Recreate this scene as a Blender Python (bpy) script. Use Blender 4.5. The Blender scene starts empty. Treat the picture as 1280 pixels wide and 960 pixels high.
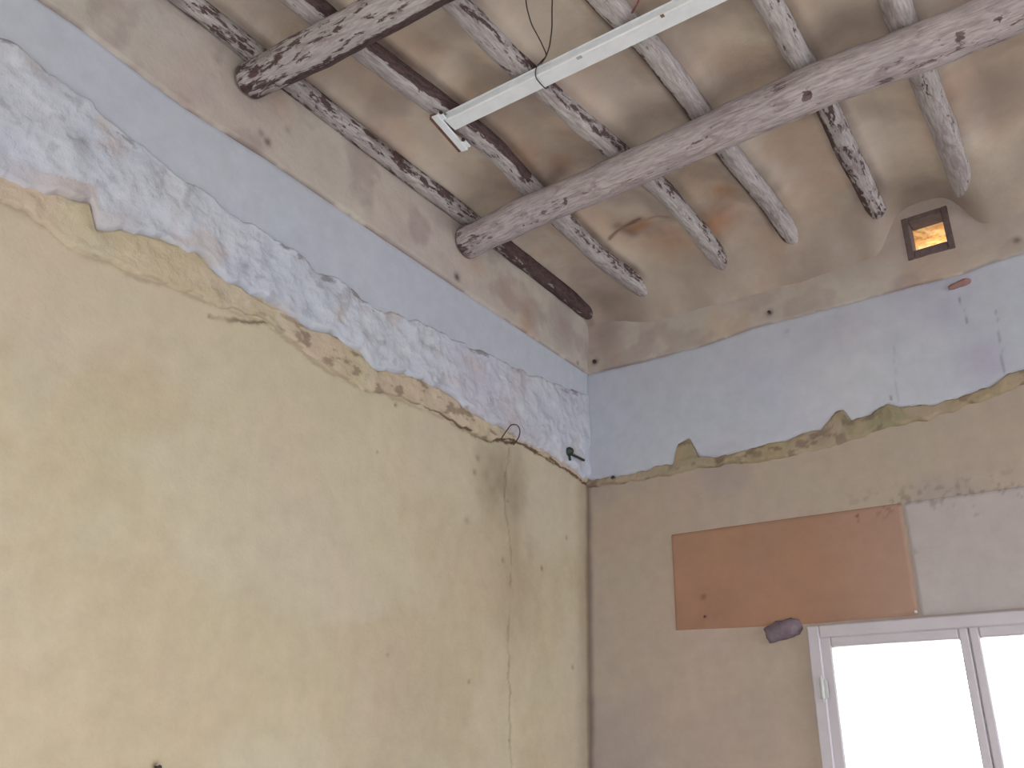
import bpy, math, random
import numpy as np
from mathutils import Vector, Matrix
random.seed(4)
SC = bpy.context.scene
COL = SC.collection

# ------------------------------------------------------------------ camera
YAW, PITCH, ROLL, FPX = -0.64873, 0.432857, 0.0314043, 1092.57
CAM = np.array([1.84304, -2.97544, 1.5])
_f = np.array([math.sin(YAW)*math.cos(PITCH), math.cos(YAW)*math.cos(PITCH), math.sin(PITCH)])
_r = np.cross(_f, [0, 0, 1]); _r /= np.linalg.norm(_r); _u = np.cross(_r, _f)
c_, s_ = math.cos(ROLL), math.sin(ROLL)
RR = np.array([c_*_r+s_*_u, -s_*_r+c_*_u, _f])          # rows: right, up, forward
cd = bpy.data.cameras.new('camera'); cam = bpy.data.objects.new('camera', cd); COL.objects.link(cam)
m = Matrix(((RR[0][0], RR[1][0], -RR[2][0], CAM[0]), (RR[0][1], RR[1][1], -RR[2][1], CAM[1]),
            (RR[0][2], RR[1][2], -RR[2][2], CAM[2]), (0, 0, 0, 1)))
cam.matrix_world = m
cd.sensor_width = 36; cd.lens = 36*FPX/1280; cd.clip_start = 0.02
SC.camera = cam

# ------------------------------------------------------------------ world, light, exposure
W = bpy.data.worlds.new('sky'); SC.world = W; W.use_nodes = True
bg = W.node_tree.nodes['Background']
bg.inputs['Color'].default_value = (0.90, 0.95, 1.06, 1); bg.inputs['Strength'].default_value = 4.2
SC.view_settings.view_transform = 'Standard'; SC.view_settings.look = 'None'
SC.view_settings.exposure = 1.53; SC.view_settings.gamma = 1
SC.view_settings.use_curve_mapping = False

ROOM_X, ROOM_Y, CEIL = 5.4, -4.8, 3.50  # side wall set far off so the light from its opening falls evenly
WIN = (0.855, 1.835, 0.85, 2.015)        # the window in wall_right: x0, x1, z0, z1
VENT = (1.372, 1.52, 3.262, 3.432)       # the vent hole in wall_right

def portal(loc, rot, sx, sy):
    l = bpy.data.lights.new('sky_portal', 'AREA'); l.shape = 'RECTANGLE'; l.size = sx; l.size_y = sy
    l.cycles.is_portal = True
    o = bpy.data.objects.new('sky_portal', l); o.location = loc; o.rotation_euler = rot; COL.objects.link(o)
portal(((WIN[0]+WIN[1])/2, 0.29, (WIN[2]+WIN[3])/2), (math.radians(-90), 0, 0), WIN[1]-WIN[0], WIN[3]-WIN[2])
SIDE_FILL = (-2.4, -0.3, 1.3, 3.1)            # unseen wide opening added to the side wall for fill light: y0, y1, z0, z1
BACK_FILL = (0.6, 2.2, 0.0, 2.25)              # unseen doorway added to the back wall for fill light: x0, x1, z0, z1
portal((ROOM_X+0.29, (SIDE_FILL[0]+SIDE_FILL[1])/2, (SIDE_FILL[2]+SIDE_FILL[3])/2), (math.radians(90), 0, math.radians(90)), SIDE_FILL[1]-SIDE_FILL[0], SIDE_FILL[3]-SIDE_FILL[2])
portal(((BACK_FILL[0]+BACK_FILL[1])/2, ROOM_Y-.29, (BACK_FILL[2]+BACK_FILL[3])/2), (math.radians(90), 0, 0), BACK_FILL[1]-BACK_FILL[0], BACK_FILL[3]-BACK_FILL[2])
portal(((VENT[0]+VENT[1])/2, 0.31, (VENT[2]+VENT[3])/2), (math.radians(-90), 0, 0), VENT[1]-VENT[0], VENT[3]-VENT[2])

# ------------------------------------------------------------------ measuring helpers
def ray(x, y): return RR.T @ np.array([(x-640)/FPX, -(y-480)/FPX, 1.])
def on_right(x, y): d = ray(x, y); return CAM + d*(-CAM[1]/d[1])       # on the plane y = 0
def on_left(x, y): d = ray(x, y); return CAM + d*(-CAM[0]/d[0])        # on the plane x = 0
def on_height(x, y, z): d = ray(x, y); return CAM + d*((z-CAM[2])/d[2])
def right_poly(pts): return np.array([[on_right(*p)[0], on_right(*p)[2]] for p in pts])
def left_poly(pts): return np.array([[on_left(*p)[1], on_left(*p)[2]] for p in pts])

_lat = np.random.RandomState(7).rand(256, 256)
def vn(x, y):
    xi = np.floor(x).astype(int); yi = np.floor(y).astype(int); fx = x-xi; fy = y-yi
    fx = fx*fx*(3-2*fx); fy = fy*fy*(3-2*fy)
    a = _lat[xi % 256, yi % 256]; b = _lat[(xi+1) % 256, yi % 256]
    c = _lat[xi % 256, (yi+1) % 256]; d = _lat[(xi+1) % 256, (yi+1) % 256]
    return (a*(1-fx)+b*fx)*(1-fy)+(c*(1-fx)+d*fx)*fy
def fbm(x, y, oct=4):
    x = np.asarray(x, float); y = np.asarray(y, float); s = 0; a = .5; t = 0
    for i in range(oct):
        s = s + a*vn(x+17.3*i, y+9.1*i); t += a; a *= .5; x = x*2.03; y = y*2.03
    return s/t
def sstep(a, b, x): t = np.clip((x-a)/(b-a), 0, 1); return t*t*(3-2*t)
def seg_dist(px, py, poly):
    best = np.full(np.shape(px), 1e9)
    for (ax, ay), (bx, by) in zip(poly[:-1], poly[1:]):
        dx, dy = bx-ax, by-ay; L = dx*dx+dy*dy+1e-12
        t = np.clip(((px-ax)*dx+(py-ay)*dy)/L, 0, 1)
        best = np.minimum(best, np.hypot(px-ax-t*dx, py-ay-t*dy))
    return best
def crack(s, z, poly, w=.005, amp=.012, gaps=.35):
    s2 = s+amp*(fbm(s*30, z*30+5)-.5)*2; z2 = z+amp*(fbm(s*30+40, z*30)-.5)*2
    d = seg_dist(s2, z2, poly)
    g = sstep(gaps-.12, gaps+.12, fbm(s*9+3, z*9+8, 3))
    return (1-sstep(w*.4, w*1.5, d))*g
def blob(s, z, c, rx, ry=None, k=1.0):
    ry = ry or rx
    n = .6+.8*fbm(s*14+c[0]*31, z*14+c[1]*17)
    return k*np.exp(-(((s-c[0])/rx)**2+((z-c[1])/ry)**2)*n)

# ------------------------------------------------------------------ object helpers
def tag(o, label=None, cat=None, group=None, kind=None):
    if label: o['label'] = label
    if cat: o['category'] = cat
    if group: o['group'] = group
    if kind: o['kind'] = kind
    return o
def empty(name, loc=(0, 0, 0)):
    o = bpy.data.objects.new(name, None); o.location = loc; o.empty_display_size = .1; COL.objects.link(o); return o
def mesh_obj(name, verts, faces, mat, parent=None, mask=None, smooth=True, uv=None):
    v = np.asarray(verts, float)
    origin = np.zeros(3) if parent is not None else None
    me = bpy.data.meshes.new(name)
    me.from_pydata(v.tolist(), [], [tuple(int(i) for i in f) for f in faces])
    if mask is not None:
        a = me.color_attributes.new('mask', 'FLOAT_COLOR', 'POINT')
        full = np.ones((len(v), 4)); full[:, :3] = np.clip(mask, 0, 1)
        a.data.foreach_set('color', full.ravel())
    if uv is not None:
        ul = me.uv_layers.new(name='UVMap'); li = np.zeros(len(me.loops), int)
        me.loops.foreach_get('vertex_index', li); ul.data.foreach_set('uv', np.asarray(uv)[li].ravel())
    if smooth: me.polygons.foreach_set('use_smooth', [True]*len(me.polygons))
    me.materials.append(mat); me.update()
    o = bpy.data.objects.new(name, me); COL.objects.link(o)
    if parent is not None:
        o.parent = parent
        o.matrix_parent_inverse = Matrix.Translation(-Vector(parent.location))
    else:
        c = v.mean(0); me.transform(Matrix.Translation(-Vector(c))); o.location = c
    return o

class MB:
    def __init__(s): s.v = []; s.f = []
    def box(s, lo, hi, bev=0.0, axes=None, origin=(0, 0, 0)):
        """bevelled box: every edge cut, 24 corner points"""
        lo = np.array(lo, float); hi = np.array(hi, float)
        b = min(bev, .45*min(hi-lo)) if bev else 0
        import itertools
        A = np.eye(3) if axes is None else np.array(axes, float)
        O = np.array(origin, float)
        n = len(s.v)
        if b == 0:
            for x, y, z in itertools.product((0, 1), repeat=3):
                s.v.append(O + A.T @ np.array([(lo, hi)[x][0], (lo, hi)[y][1], (lo, hi)[z][2]]))
            for f in ((0, 1, 3, 2), (4, 6, 7, 5), (0, 4, 5, 1), (2, 3, 7, 6), (0, 2, 6, 4), (1, 5, 7, 3)):
                s.f.append([n+i for i in f])
            return s
        idx = {}
        for cx, cy, cz in itertools.product((0, 1), repeat=3):
            c = (cx, cy, cz)
            for ax in range(3):
                p = np.array([(lo, hi)[c[k]][k] + (0 if k == ax else (b if c[k] == 0 else -b)) for k in range(3)])
                idx[(c, ax)] = len(s.v); s.v.append(O + A.T @ p)
        def add(loop):
            P = np.array([s.v[i] for i in loop]); cen = O + A.T @ ((lo+hi)/2)
            nr = np.cross(P[1]-P[0], P[2]-P[0])
            if nr @ (P.mean(0)-cen) < 0: loop = loop[::-1]
            s.f.append(loop)
        for ax in range(3):
            o1, o2 = [k for k in range(3) if k != ax]
            for side in (0, 1):
                lp = []
                for a, bb in ((0, 0), (1, 0), (1, 1), (0, 1)):
                    c = [0, 0, 0]; c[ax] = side; c[o1] = a; c[o2] = bb; lp.append(idx[(tuple(c), ax)])
                add(lp)
            for a in (0, 1):
                for bb in (0, 1):
                    c0 = [0, 0, 0]; c0[o1] = a; c0[o2] = bb; c1 = list(c0); c1[ax] = 1
                    add([idx[(tuple(c0), o1)], idx[(tuple(c1), o1)], idx[(tuple(c1), o2)], idx[(tuple(c0), o2)]])
        for c in itertools.product((0, 1), repeat=3):
            add([idx[(c, 0)], idx[(c, 1)], idx[(c, 2)]])
        return s
    def tube(s, pts, r, n=8, closed=False):
        P = np.array(pts, float); R_ = np.full(len(P), r) if np.isscalar(r) else np.array(r)
        T = np.gradient(P, axis=0); T /= np.linalg.norm(T, axis=1)[:, None]+1e-12
        up = np.array([0, 0, 1.]) if abs(T[0][2]) < .9 else np.array([1., 0, 0])
        base = len(s.v); a = np.cross(T[0], up); a /= np.linalg.norm(a)
        for i in range(len(P)):
            a = a - T[i]*(a @ T[i]); a /= np.linalg.norm(a); b = np.cross(T[i], a)
            for k in range(n):
                th = 2*math.pi*k/n; s.v.append(P[i]+R_[i]*(math.cos(th)*a+math.sin(th)*b))
        for i in range(len(P)-1):
            for k in range(n):
                k2 = (k+1) % n; s.f.append([base+i*n+k, base+i*n+k2, base+(i+1)*n+k2, base+(i+1)*n+k])
        s.f.append([base+k for k in range(n)][::-1]); s.f.append([base+(len(P)-1)*n+k for k in range(n)])
        return s
    def build(s, name, mat, parent=None, smooth=False):
        return mesh_obj(name, s.v, s.f, mat, parent, smooth=smooth)

def lump(name, center, size, mat, parent=None, seed=0, n=14, rough=.35, axes=None):
    """irregular chunk of mortar or stone"""
    v = []; f = []; A = np.eye(3) if axes is None else np.array(axes, float)
    for i in range(n+1):
        ph = math.pi*i/n
        for k in range(2*n):
            th = math.pi*k/n
            d = np.array([math.sin(ph)*math.cos(th), math.sin(ph)*math.sin(th), math.cos(ph)])
            q = 1+rough*2*(float(fbm(d[0]*1.7+seed*3.1+9, d[1]*1.7+d[2]*1.3+seed+5))-.5)
            d2 = np.sign(d)*np.abs(d)**.75
            v.append(np.array(center)+A.T @ (d2*np.array(size)*q))
    for i in range(n):
        for k in range(2*n):
            k2 = (k+1) % (2*n); f.append([i*2*n+k, (i+1)*2*n+k, (i+1)*2*n+k2, i*2*n+k2])
    return mesh_obj(name, v, f, mat, parent)

# ------------------------------------------------------------------ materials
def new_mat(name):
    m = bpy.data.materials.new(name); m.use_nodes = True; nt = m.node_tree; nt.nodes.clear()
    out = nt.nodes.new('ShaderNodeOutputMaterial'); b = nt.nodes.new('ShaderNodeBsdfPrincipled')
    nt.links.new(b.outputs[0], out.inputs[0]); return m, nt, b
def lk(nt, a, b): nt.links.new(a, b)
def noise(nt, vec, scale, detail=4, rough=.55, dist=0.):
    n = nt.nodes.new('ShaderNodeTexNoise'); n.inputs['Scale'].default_value = scale
    n.inputs['Detail'].default_value = detail; n.inputs['Roughness'].default_value = rough
    n.inputs['Distortion'].default_value = dist; lk(nt, vec, n.inputs['Vector']); return n
def rng(nt, v, a, b, c=0., d=1.):
    n = nt.nodes.new('ShaderNodeMapRange'); n.inputs[1].default_value = a; n.inputs[2].default_value = b
    n.inputs[3].default_value = c; n.inputs[4].default_value = d; lk(nt, v, n.inputs[0]); return n.outputs[0]
def mth(nt, op, a, b):
    n = nt.nodes.new('ShaderNodeMath'); n.operation = op
    for i, x in enumerate((a, b)):
        if isinstance(x, (int, float)): n.inputs[i].default_value = x
        else: lk(nt, x, n.inputs[i])
    return n.outputs[0]
def mix(nt, fac, a, b, mode='MIX'):
    n = nt.nodes.new('ShaderNodeMix'); n.data_type = 'RGBA'; n.blend_type = mode
    for i, x in ((0, fac), (6, a), (7, b)):
        if isinstance(x, (int, float)): n.inputs[i].default_value = x
        elif isinstance(x, tuple): n.inputs[i].default_value = (*x, 1)
        else: lk(nt, x, n.inputs[i])
    return n.outputs[2]
def bump(nt, h, strength, dist, bs):
    n = nt.nodes.new('ShaderNodeBump'); n.inputs['Strength'].default_value = strength
    n.inputs['Distance'].default_value = dist; lk(nt, h, n.inputs['Height']); lk(nt, n.outputs[0], bs.inputs['Normal'])
def s2l(c): return tuple(((x/255)/12.92 if x/255 <= .04045 else ((x/255+.055)/1.055)**2.4) for x in c)

def plaster(name, c1, c2, cG, cB, dark=(60, 48, 44), scale=1.6, bmp=.35, bscale=70, speck=.0, chroma=.05):
    m, nt, b = new_mat(name)
    tc = nt.nodes.new('ShaderNodeTexCoord').outputs['Object']
    n1 = noise(nt, tc, scale, 5, .6, .3); n2 = noise(nt, tc, 16, 5, .65); n3 = noise(nt, tc, bscale, 4, .6)
    nc = noise(nt, tc, 2.6, 2, .5)
    at = nt.nodes.new('ShaderNodeAttribute'); at.attribute_name = 'mask'
    sp = nt.nodes.new('ShaderNodeSeparateColor'); lk(nt, at.outputs['Color'], sp.inputs[0])
    col = mix(nt, rng(nt, n1.outputs['Fac'], .35, .65), s2l(c1), s2l(c2))
    col = mix(nt, chroma, col, nc.outputs['Color'], 'OVERLAY')
    col = mix(nt, sp.outputs[1], col, s2l(cG)); col = mix(nt, sp.outputs[2], col, s2l(cB))
    col = mix(nt, rng(nt, n2.outputs['Fac'], .3, .75, 0, .16), col, (.25, .22, .2), 'MULTIPLY')
    if speck:
        n4 = noise(nt, tc, 45, 2, .5)
        col = mix(nt, rng(nt, n4.outputs['Fac'], .70, .78, 0, speck), col, s2l(dark))
    col = mix(nt, sp.outputs[0], col, s2l(dark))
    lk(nt, col, b.inputs['Base Color']); b.inputs['Roughness'].default_value = .92
    b.inputs['Specular IOR Level'].default_value = .2
    h = mth(nt, 'ADD', n3.outputs['Fac'], mth(nt, 'MULTIPLY', n2.outputs['Fac'], 1.2))
    bump(nt, h, bmp, .006, b); return m

def simple(name, c, rough=.6, metal=0., var=.15, scale=30, bmp=.1):
    m, nt, b = new_mat(name); tc = nt.nodes.new('ShaderNodeTexCoord').outputs['Object']
    n = noise(nt, tc, scale, 4, .6); c = s2l(c)
    col = mix(nt, rng(nt, n.outputs['Fac'], .3, .7), tuple(x*(1-var) for x in c), tuple(min(1, x*(1+var)) for x in c))
    lk(nt, col, b.inputs['Base Color']); b.inputs['Roughness'].default_value = rough; b.inputs['Metallic'].default_value = metal
    bump(nt, n.outputs['Fac'], bmp, .003, b); return m

def log_mat(name, white, grey, thr=.60, tint=(88, 68, 66)):
    """peeling whitewash over dark bark; 'mask'.r adds bare wood, .g adds greyness"""
    m, nt, b = new_mat(name)
    uvn = nt.nodes.new('ShaderNodeUVMap'); uvn.uv_map = 'UVMap'
    def mp(sx, sy):
        q = nt.nodes.new('ShaderNodeMapping'); q.inputs['Scale'].default_value = (sx, sy, 1); lk(nt, uvn.outputs[0], q.inputs[0]); return q.outputs[0]
    n1 = noise(nt, mp(9, 38), 1, 6, .62, .5); n2 = noise(nt, mp(30, 90), 1, 3, .6, .8); n3 = noise(nt, mp(3, 12), 1, 3, .5)
    n4 = noise(nt, mp(18, 160), 1, 3, .6)
    at = nt.nodes.new('ShaderNodeAttribute'); at.attribute_name = 'mask'
    sp = nt.nodes.new('ShaderNodeSeparateColor'); lk(nt, at.outputs['Color'], sp.inputs[0])
    col = mix(nt, rng(nt, n3.outputs['Fac'], .35, .65), s2l(white), s2l(grey))
    col = mix(nt, rng(nt, n4.outputs['Fac'], .38, .72, 0, .6), col, s2l((104, 90, 86)))
    n5 = noise(nt, mp(7, 26), 1, 5, .65, 1.2)
    col = mix(nt, rng(nt, n5.outputs['Fac'], .50, .62, 0, .55), col, s2l((124, 108, 106)))
    v = mth(nt, 'ADD', mth(nt, 'MULTIPLY', n1.outputs['Fac'], .62), mth(nt, 'MULTIPLY', n2.outputs['Fac'], .38))
    v = mth(nt, 'ADD', v, mth(nt, 'MULTIPLY', sp.outputs[0], .34))
    k = rng(nt, v, thr, thr+.045)
    dk = mix(nt, rng(nt, n2.outputs['Fac'], .4, .6), s2l((62, 46, 46)), s2l(tint))
    col = mix(nt, k, col, dk)
    lk(nt, col, b.inputs['Base Color']); b.inputs['Roughness'].default_value = .85
    h = mth(nt, 'SUBTRACT', mth(nt, 'MULTIPLY', n4.outputs['Fac'], .6), k)
    bump(nt, h, .6, .004, b); return m

M_YEL = plaster('old_yellow_paint', (188, 174, 148), (182, 171, 149), (172, 153, 118), (138, 122, 100), (84, 64, 48), 1.2, .18, 90)
M_RWALL = plaster('beige_painted_plaster', (169, 154, 138), (162, 149, 134), (144, 134, 132), (172, 151, 132), (80, 62, 58), 1.4, .18, 90)
M_ROUGH = plaster('rough_grey_mortar', (188, 189, 195), (178, 181, 190), (178, 160, 148), (176, 168, 172), (122, 116, 116), 5, .6, 42)
M_BAND = plaster('smooth_white_plaster', (182, 185, 192), (178, 181, 190), (164, 158, 174), (196, 195, 194), (84, 78, 80), 1.2, .08, 60, chroma=.04)
M_EDGE = plaster('broken_ochre_edge', (160, 144, 116), (150, 135, 110), (142, 134, 106), (164, 146, 128), (112, 94, 82), 9, .8, 55)
M_EDGEL = plaster('flaking_yellow_edge', (187, 172, 146), (179, 166, 144), (176, 162, 132), (184, 164, 144), (92, 72, 56), 9, .7, 55)
M_UPPER = plaster('dirty_upper_plaster', (186, 178, 166), (178, 166, 156), (178, 146, 118), (148, 131, 126), (80, 62, 60), 3, .35, 60)
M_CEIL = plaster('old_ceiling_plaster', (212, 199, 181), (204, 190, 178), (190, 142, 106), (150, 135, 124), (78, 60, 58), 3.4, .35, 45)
M_PATCH = plaster('orange_paint', (156, 120, 96), (152, 118, 97), (138, 104, 84), (160, 132, 116), (92, 56, 46), 3, .1, 80)
M_PALE = plaster('pale_lilac_paint', (162, 150, 144), (158, 146, 141), (158, 138, 124), (174, 166, 162), (86, 70, 70), 2, .1, 80)
M_LOG = log_mat('peeling_whitewashed_log', (192, 186, 182), (172, 164, 163), .60)
M_BEAM = log_mat('whitewashed_beam', (192, 182, 180), (176, 165, 168), .62, (112, 92, 94))
M_WHITE = simple('white_enamel', (226, 230, 232), .4, 0, .06, 20, .03)
M_FRAME = simple('white_painted_window_wood', (176, 168, 170), .45, 0, .05, 14, .06)
M_WIRE = simple('dark_wire', (58, 44, 40), .5, .3)
M_DARK = simple('dark_soot', (52, 42, 42), .9, 0, .3)
M_GREEN = simple('tarnished_green_metal', (52, 62, 52), .5, .5, .3)
M_STEEL = simple('painted_steel', (178, 176, 172), .5, .2, .1)
M_BROWN = simple('dull_brown', (120, 88, 74), .8, .1, .2)
M_BRICK = simple('chipped_brick', (140, 104, 98), .9, 0, .2, 60, .4)
M_STONE = simple('dark_grey_mortar_lump', (104, 90, 96), .9, 0, .3, 35, .6)
M_CLAY = plaster('orange_clay', (248, 222, 170), (244, 212, 150), (220, 176, 120), (254, 242, 208), (90, 50, 24), 12, .9, 70)
M_SOOT = simple('sooty_vent_wood', (92, 76, 74), .9, 0, .25, 40, .4)
M_FLOOR = simple('dusty_cement_floor', (212, 210, 208), .9, 0, .1, 6)
M_PLAINW = simple('plain_wall_paint', (216, 214, 210), .9, 0, .05, 4)
M_REV = simple('reveal_paint', (170, 156, 140), .9, 0, .05, 4)
M_GROUND = simple('pale_gravel', (190, 184, 172), .95, 0, .1, 4)
mg, nt, b = new_mat('window_glass'); b.inputs['Base Color'].default_value = (1, 1, 1, 1); b.inputs['Roughness'].default_value = 0
g = nt.nodes.new('ShaderNodeBsdfTransparent'); gl = nt.nodes.new('ShaderNodeBsdfGlossy'); gl.inputs['Roughness'].default_value = .02
fr = nt.nodes.new('ShaderNodeFresnel'); fr.inputs[0].default_value = 1.45; mx = nt.nodes.new('ShaderNodeMixShader')
lk(nt, fr.outputs[0], mx.inputs[0]); lk(nt, g.outputs[0], mx.inputs[1]); lk(nt, gl.outputs[0], mx.inputs[2])
lk(nt, mx.outputs[0], [n for n in nt.nodes if n.type == 'OUTPUT_MATERIAL'][0].inputs[0]); M_GLASS = mg

# ------------------------------------------------------------------ what the old plaster looks like, in wall coordinates
# left wall, s = y, z
L_TOP = left_poly([(-160, -140), (40, 0), (110, 47), (160, 86), (230, 138), (330, 200), (460, 288), (570, 362), (640, 408), (733, 470)])
L_MID = left_poly([(-200, -90), (0, 50), (20, 56), (60, 92), (85, 112), (125, 140), (170, 178), (230, 226), (300, 274), (350, 300), (390, 335), (420, 350), (470, 385), (520, 402), (580, 430), (640, 458), (700, 482), (733, 494)])
L_LOW = left_poly([(-200, 130), (0, 220), (20, 232), (60, 246), (110, 256), (118, 290), (150, 291), (200, 302), (240, 318), (270, 345), (310, 370), (350, 390), (390, 415), (420, 425), (450, 445), (470, 464), (520, 476), (560, 495), (590, 520), (640, 545), (700, 578), (736, 602)])
L_CRK = left_poly([(-60, 265), (0, 250), (30, 262), (90, 312), (130, 325), (170, 345), (220, 362), (262, 380), (330, 402), (410, 462), (450, 486), (490, 496), (540, 515), (590, 542), (615, 551), (650, 553), (690, 577), (736, 606)])
L_CRK2 = left_poly([(255, 362), (290, 366), (330, 382)]); L_CRK3 = left_poly([(262, 396), (320, 402), (345, 398)])
L_CRK4 = left_poly([(400, 440), (440, 452), (480, 468), (535, 484)])
L_DRIP = left_poly([(637, 560), (630, 620), (640, 700), (636, 800), (640, 990)])
def left_masks(s, z):
    lowz = np.interp(s, L_LOW[:, 0], L_LOW[:, 1]); crz = np.interp(s, L_CRK[:, 0], L_CRK[:, 1])
    r = 1.0*crack(s, z, L_CRK, .0055, .012, .30)*(.25+.75*sstep(-.95, -.55, s))
    for p, w in ((L_CRK2, .8), (L_CRK3, .8), (L_CRK4, .6)): r = np.maximum(r, w*crack(s, z, p, .005, .012, .3))
    r = np.maximum(r, .35*crack(s, z, L_DRIP, .004, .012, .42))
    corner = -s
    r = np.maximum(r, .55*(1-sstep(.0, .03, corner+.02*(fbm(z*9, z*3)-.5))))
    for px, py, k, rad in ((495, 506, .8, .006), (472, 565, .5, .005), (635, 626, .6, .006), (678, 710, .7, .008), (709, 672, .5, .008), (637, 832, .6, .006), (587, 852, .6, .006), (716, 834, .5, .008), (629, 700, .4, .01), (584, 650, .3, .012), (195, 956, .9, .007), (637, 925, .6, .006), (485, 818, .4, .005), (594, 590, .5, .01), (598, 572, .4, .012)):
        c = on_left(px, py); r = np.maximum(r, k*np.exp(-(((s-c[1])**2+(z-c[2])**2)/rad**2)))
    g = .3*sstep(crz-.03, crz+.02, z)         # ochre tint above the crack
    g = np.maximum(g, .35*sstep(.52, .7, fbm(s*2.3+4, z*2.3)))
    c = on_left(628, 600)
    bb = .85*np.exp(-(((s-c[1])/.15)**4+((z-c[2]+.02)/.17)**2))*(.3+1.0*fbm(s*22, z*14))*sstep(crz+.02, crz-.02, z)
    c = on_left(645, 720); bb = np.maximum(bb, .5*np.exp(-(((s-c[1])/.13)**2+((z-c[2])/.28)**2))*(.3+fbm(s*20, z*10)))
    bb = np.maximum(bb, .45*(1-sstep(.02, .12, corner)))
    pk = np.exp(-((s-on_left(70, 265)[1])/.13)**2)*sstep(-.10, .0, z-lowz)
    bb = np.maximum(bb, .7*pk)
    return np.stack([r, g, bb], -1)

R_TOP = right_poly([(733, 470), (800, 455), (880, 434), (942, 412), (1036, 388), (1146, 359), (1200, 346), (1239, 331), (1280, 319), (1500, 250), (2200, 40)])
R_LOW = right_poly([(736, 602), (760, 600), (800, 592), (843, 580), (849, 556), (862, 548), (874, 572), (900, 574), (940, 563), (980, 554), (1000, 545), (1028, 540), (1045, 516), (1055, 515), (1066, 530), (1090, 520), (1110, 508), (1125, 512), (1170, 509), (1210, 495), (1240, 485), (1262, 468), (1280, 464), (1500, 400), (2200, 230)])
R_EDG = right_poly([(736, 610), (800, 602), (880, 585), (960, 576), (1010, 566), (1060, 552), (1110, 536), (1160, 526), (1210, 508), (1280, 482), (1500, 420), (2200, 260)])
R_CRK = [(right_poly([(1197, 372), (1203, 385), (1209, 405)]), .7), (right_poly([(1119, 430), (1121, 470), (1123, 505)]), .22), (right_poly([(1115, 495), (1116, 510)]), .8),
         (right_poly([(1246, 390), (1251, 435), (1256, 470)]), .5), (right_poly([(1072, 645), (1073, 652)]), .7)]
def right_masks(s, z):
    r = .0*s
    for p, w in R_CRK: r = np.maximum(r, .75*w*crack(s, z, p, .0026, .006, .12))
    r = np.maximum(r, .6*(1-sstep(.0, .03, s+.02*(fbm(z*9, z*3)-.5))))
    for px, py, k, rad in ((768, 598, .9, .009), (880, 746, .6, .012), (882, 771, .7, .006), (1072, 645, .8, .007), (1198, 618, .7, .007), (1145, 689, .4, .008), (985, 415, .3, .01), (1221, 645, .3, .01)):
        c = on_right(px, py); r = np.maximum(r, k*np.exp(-(((s-c[0])/rad)**2+((z-c[2])/rad/.8)**2)))
    r = np.maximum(r, .4*sstep(.58, .70, fbm(s*60, z*60))*np.exp(-((z-on_right(1200, 618)[2])/.05)**2)*sstep(.95, 1.15, s))
    g = .45*sstep(.5, .7, fbm(s*3+2, z*3)); 
    c = on_right(1230, 450); g = np.maximum(g, .85*np.exp(-(((s-c[0])/.07)**2+((z-c[2])/.09)**2)))
    c = on_right(1180, 390); g = np.maximum(g, .55*np.exp(-(((s-c[0])/.08)**2+((z-c[2])/.08)**2)))
    bb = .4*sstep(.45, .7, fbm(s*2+7, z*2+3))
    return np.stack([r, g, bb], -1)

def axis(a, b, fa, fb, fine, coarse=.12, extra=()):
    """grid coordinates a..b, fine between fa and fb, with every value of extra on the grid"""
    v = set(np.round(np.arange(a, b, coarse), 5)) | {a, b}
    v = {x for x in v if x < fa or x > fb} | set(np.round(np.linspace(fa, fb, int((fb-fa)/fine)), 5))
    v = np.array(sorted(v))
    for e in extra: v = v[np.abs(v-e) > fine*.6]
    return np.array(sorted(set(v) | set(extra) | {a, b}))
def grid_faces(nu, nv, skip=None, flip=False):
    i, j = np.meshgrid(np.arange(nu-1), np.arange(nv-1), indexing='ij')
    if skip is not None: keep = ~skip; i = i[keep]; j = j[keep]
    i = i.ravel(); j = j.ravel()
    f = np.stack([i*nv+j, (i+1)*nv+j, (i+1)*nv+j+1, i*nv+j+1], 1)
    return f[:, ::-1] if flip else f

def wall_relief(s, z): return .006*(fbm(s*3, z*3)-.5)+.0025*(fbm(s*14+3, z*14)-.5)

# ------------------------------------------------------------------ the room shell
ys = axis(ROOM_Y, .04, -2.55, 0, .0065); zs = axis(0, CEIL+.1, 1.42, 3.2, .0065)
S, Z = np.meshgrid(ys, zs, indexing='ij'); mk = left_masks(S, Z)
X = wall_relief(S, Z)-.006*mk[..., 0]*(mk[..., 0] > .15)*sstep(-.004, -.05, S)
X += .006*sstep(-.02, .01, Z-np.interp(S, L_CRK[:, 0], L_CRK[:, 1]))*0
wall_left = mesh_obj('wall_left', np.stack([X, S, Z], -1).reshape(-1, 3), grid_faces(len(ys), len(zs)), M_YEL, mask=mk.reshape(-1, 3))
tag(wall_left, 'long yellowed plaster wall on the left, cracked below the grey mortar', kind='structure')

xs = axis(-.04, ROOM_X, 0, 1.95, .0075, extra=(WIN[0], WIN[1], VENT[0], VENT[1]))
zs = axis(0, CEIL+.1, 1.42, 3.3, .0075, extra=(WIN[2], WIN[3], VENT[2], VENT[3]))
S, Z = np.meshgrid(xs, zs, indexing='ij'); mk = right_masks(S, Z)
cx = (xs[:-1]+xs[1:])/2; cz = (zs[:-1]+zs[1:])/2; CX, CZ = np.meshgrid(cx, cz, indexing='ij')
skip = ((CX > WIN[0]) & (CX < WIN[1]) & (CZ > WIN[2]) & (CZ < WIN[3])) | ((CX > VENT[0]) & (CX < VENT[1]) & (CZ > VENT[2]) & (CZ < VENT[3]))
wall_right = mesh_obj('wall_right', np.stack([S, -wall_relief(S+9, Z), Z], -1).reshape(-1, 3), grid_faces(len(xs), len(zs), skip), M_RWALL, mask=mk.reshape(-1, 3))
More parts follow.
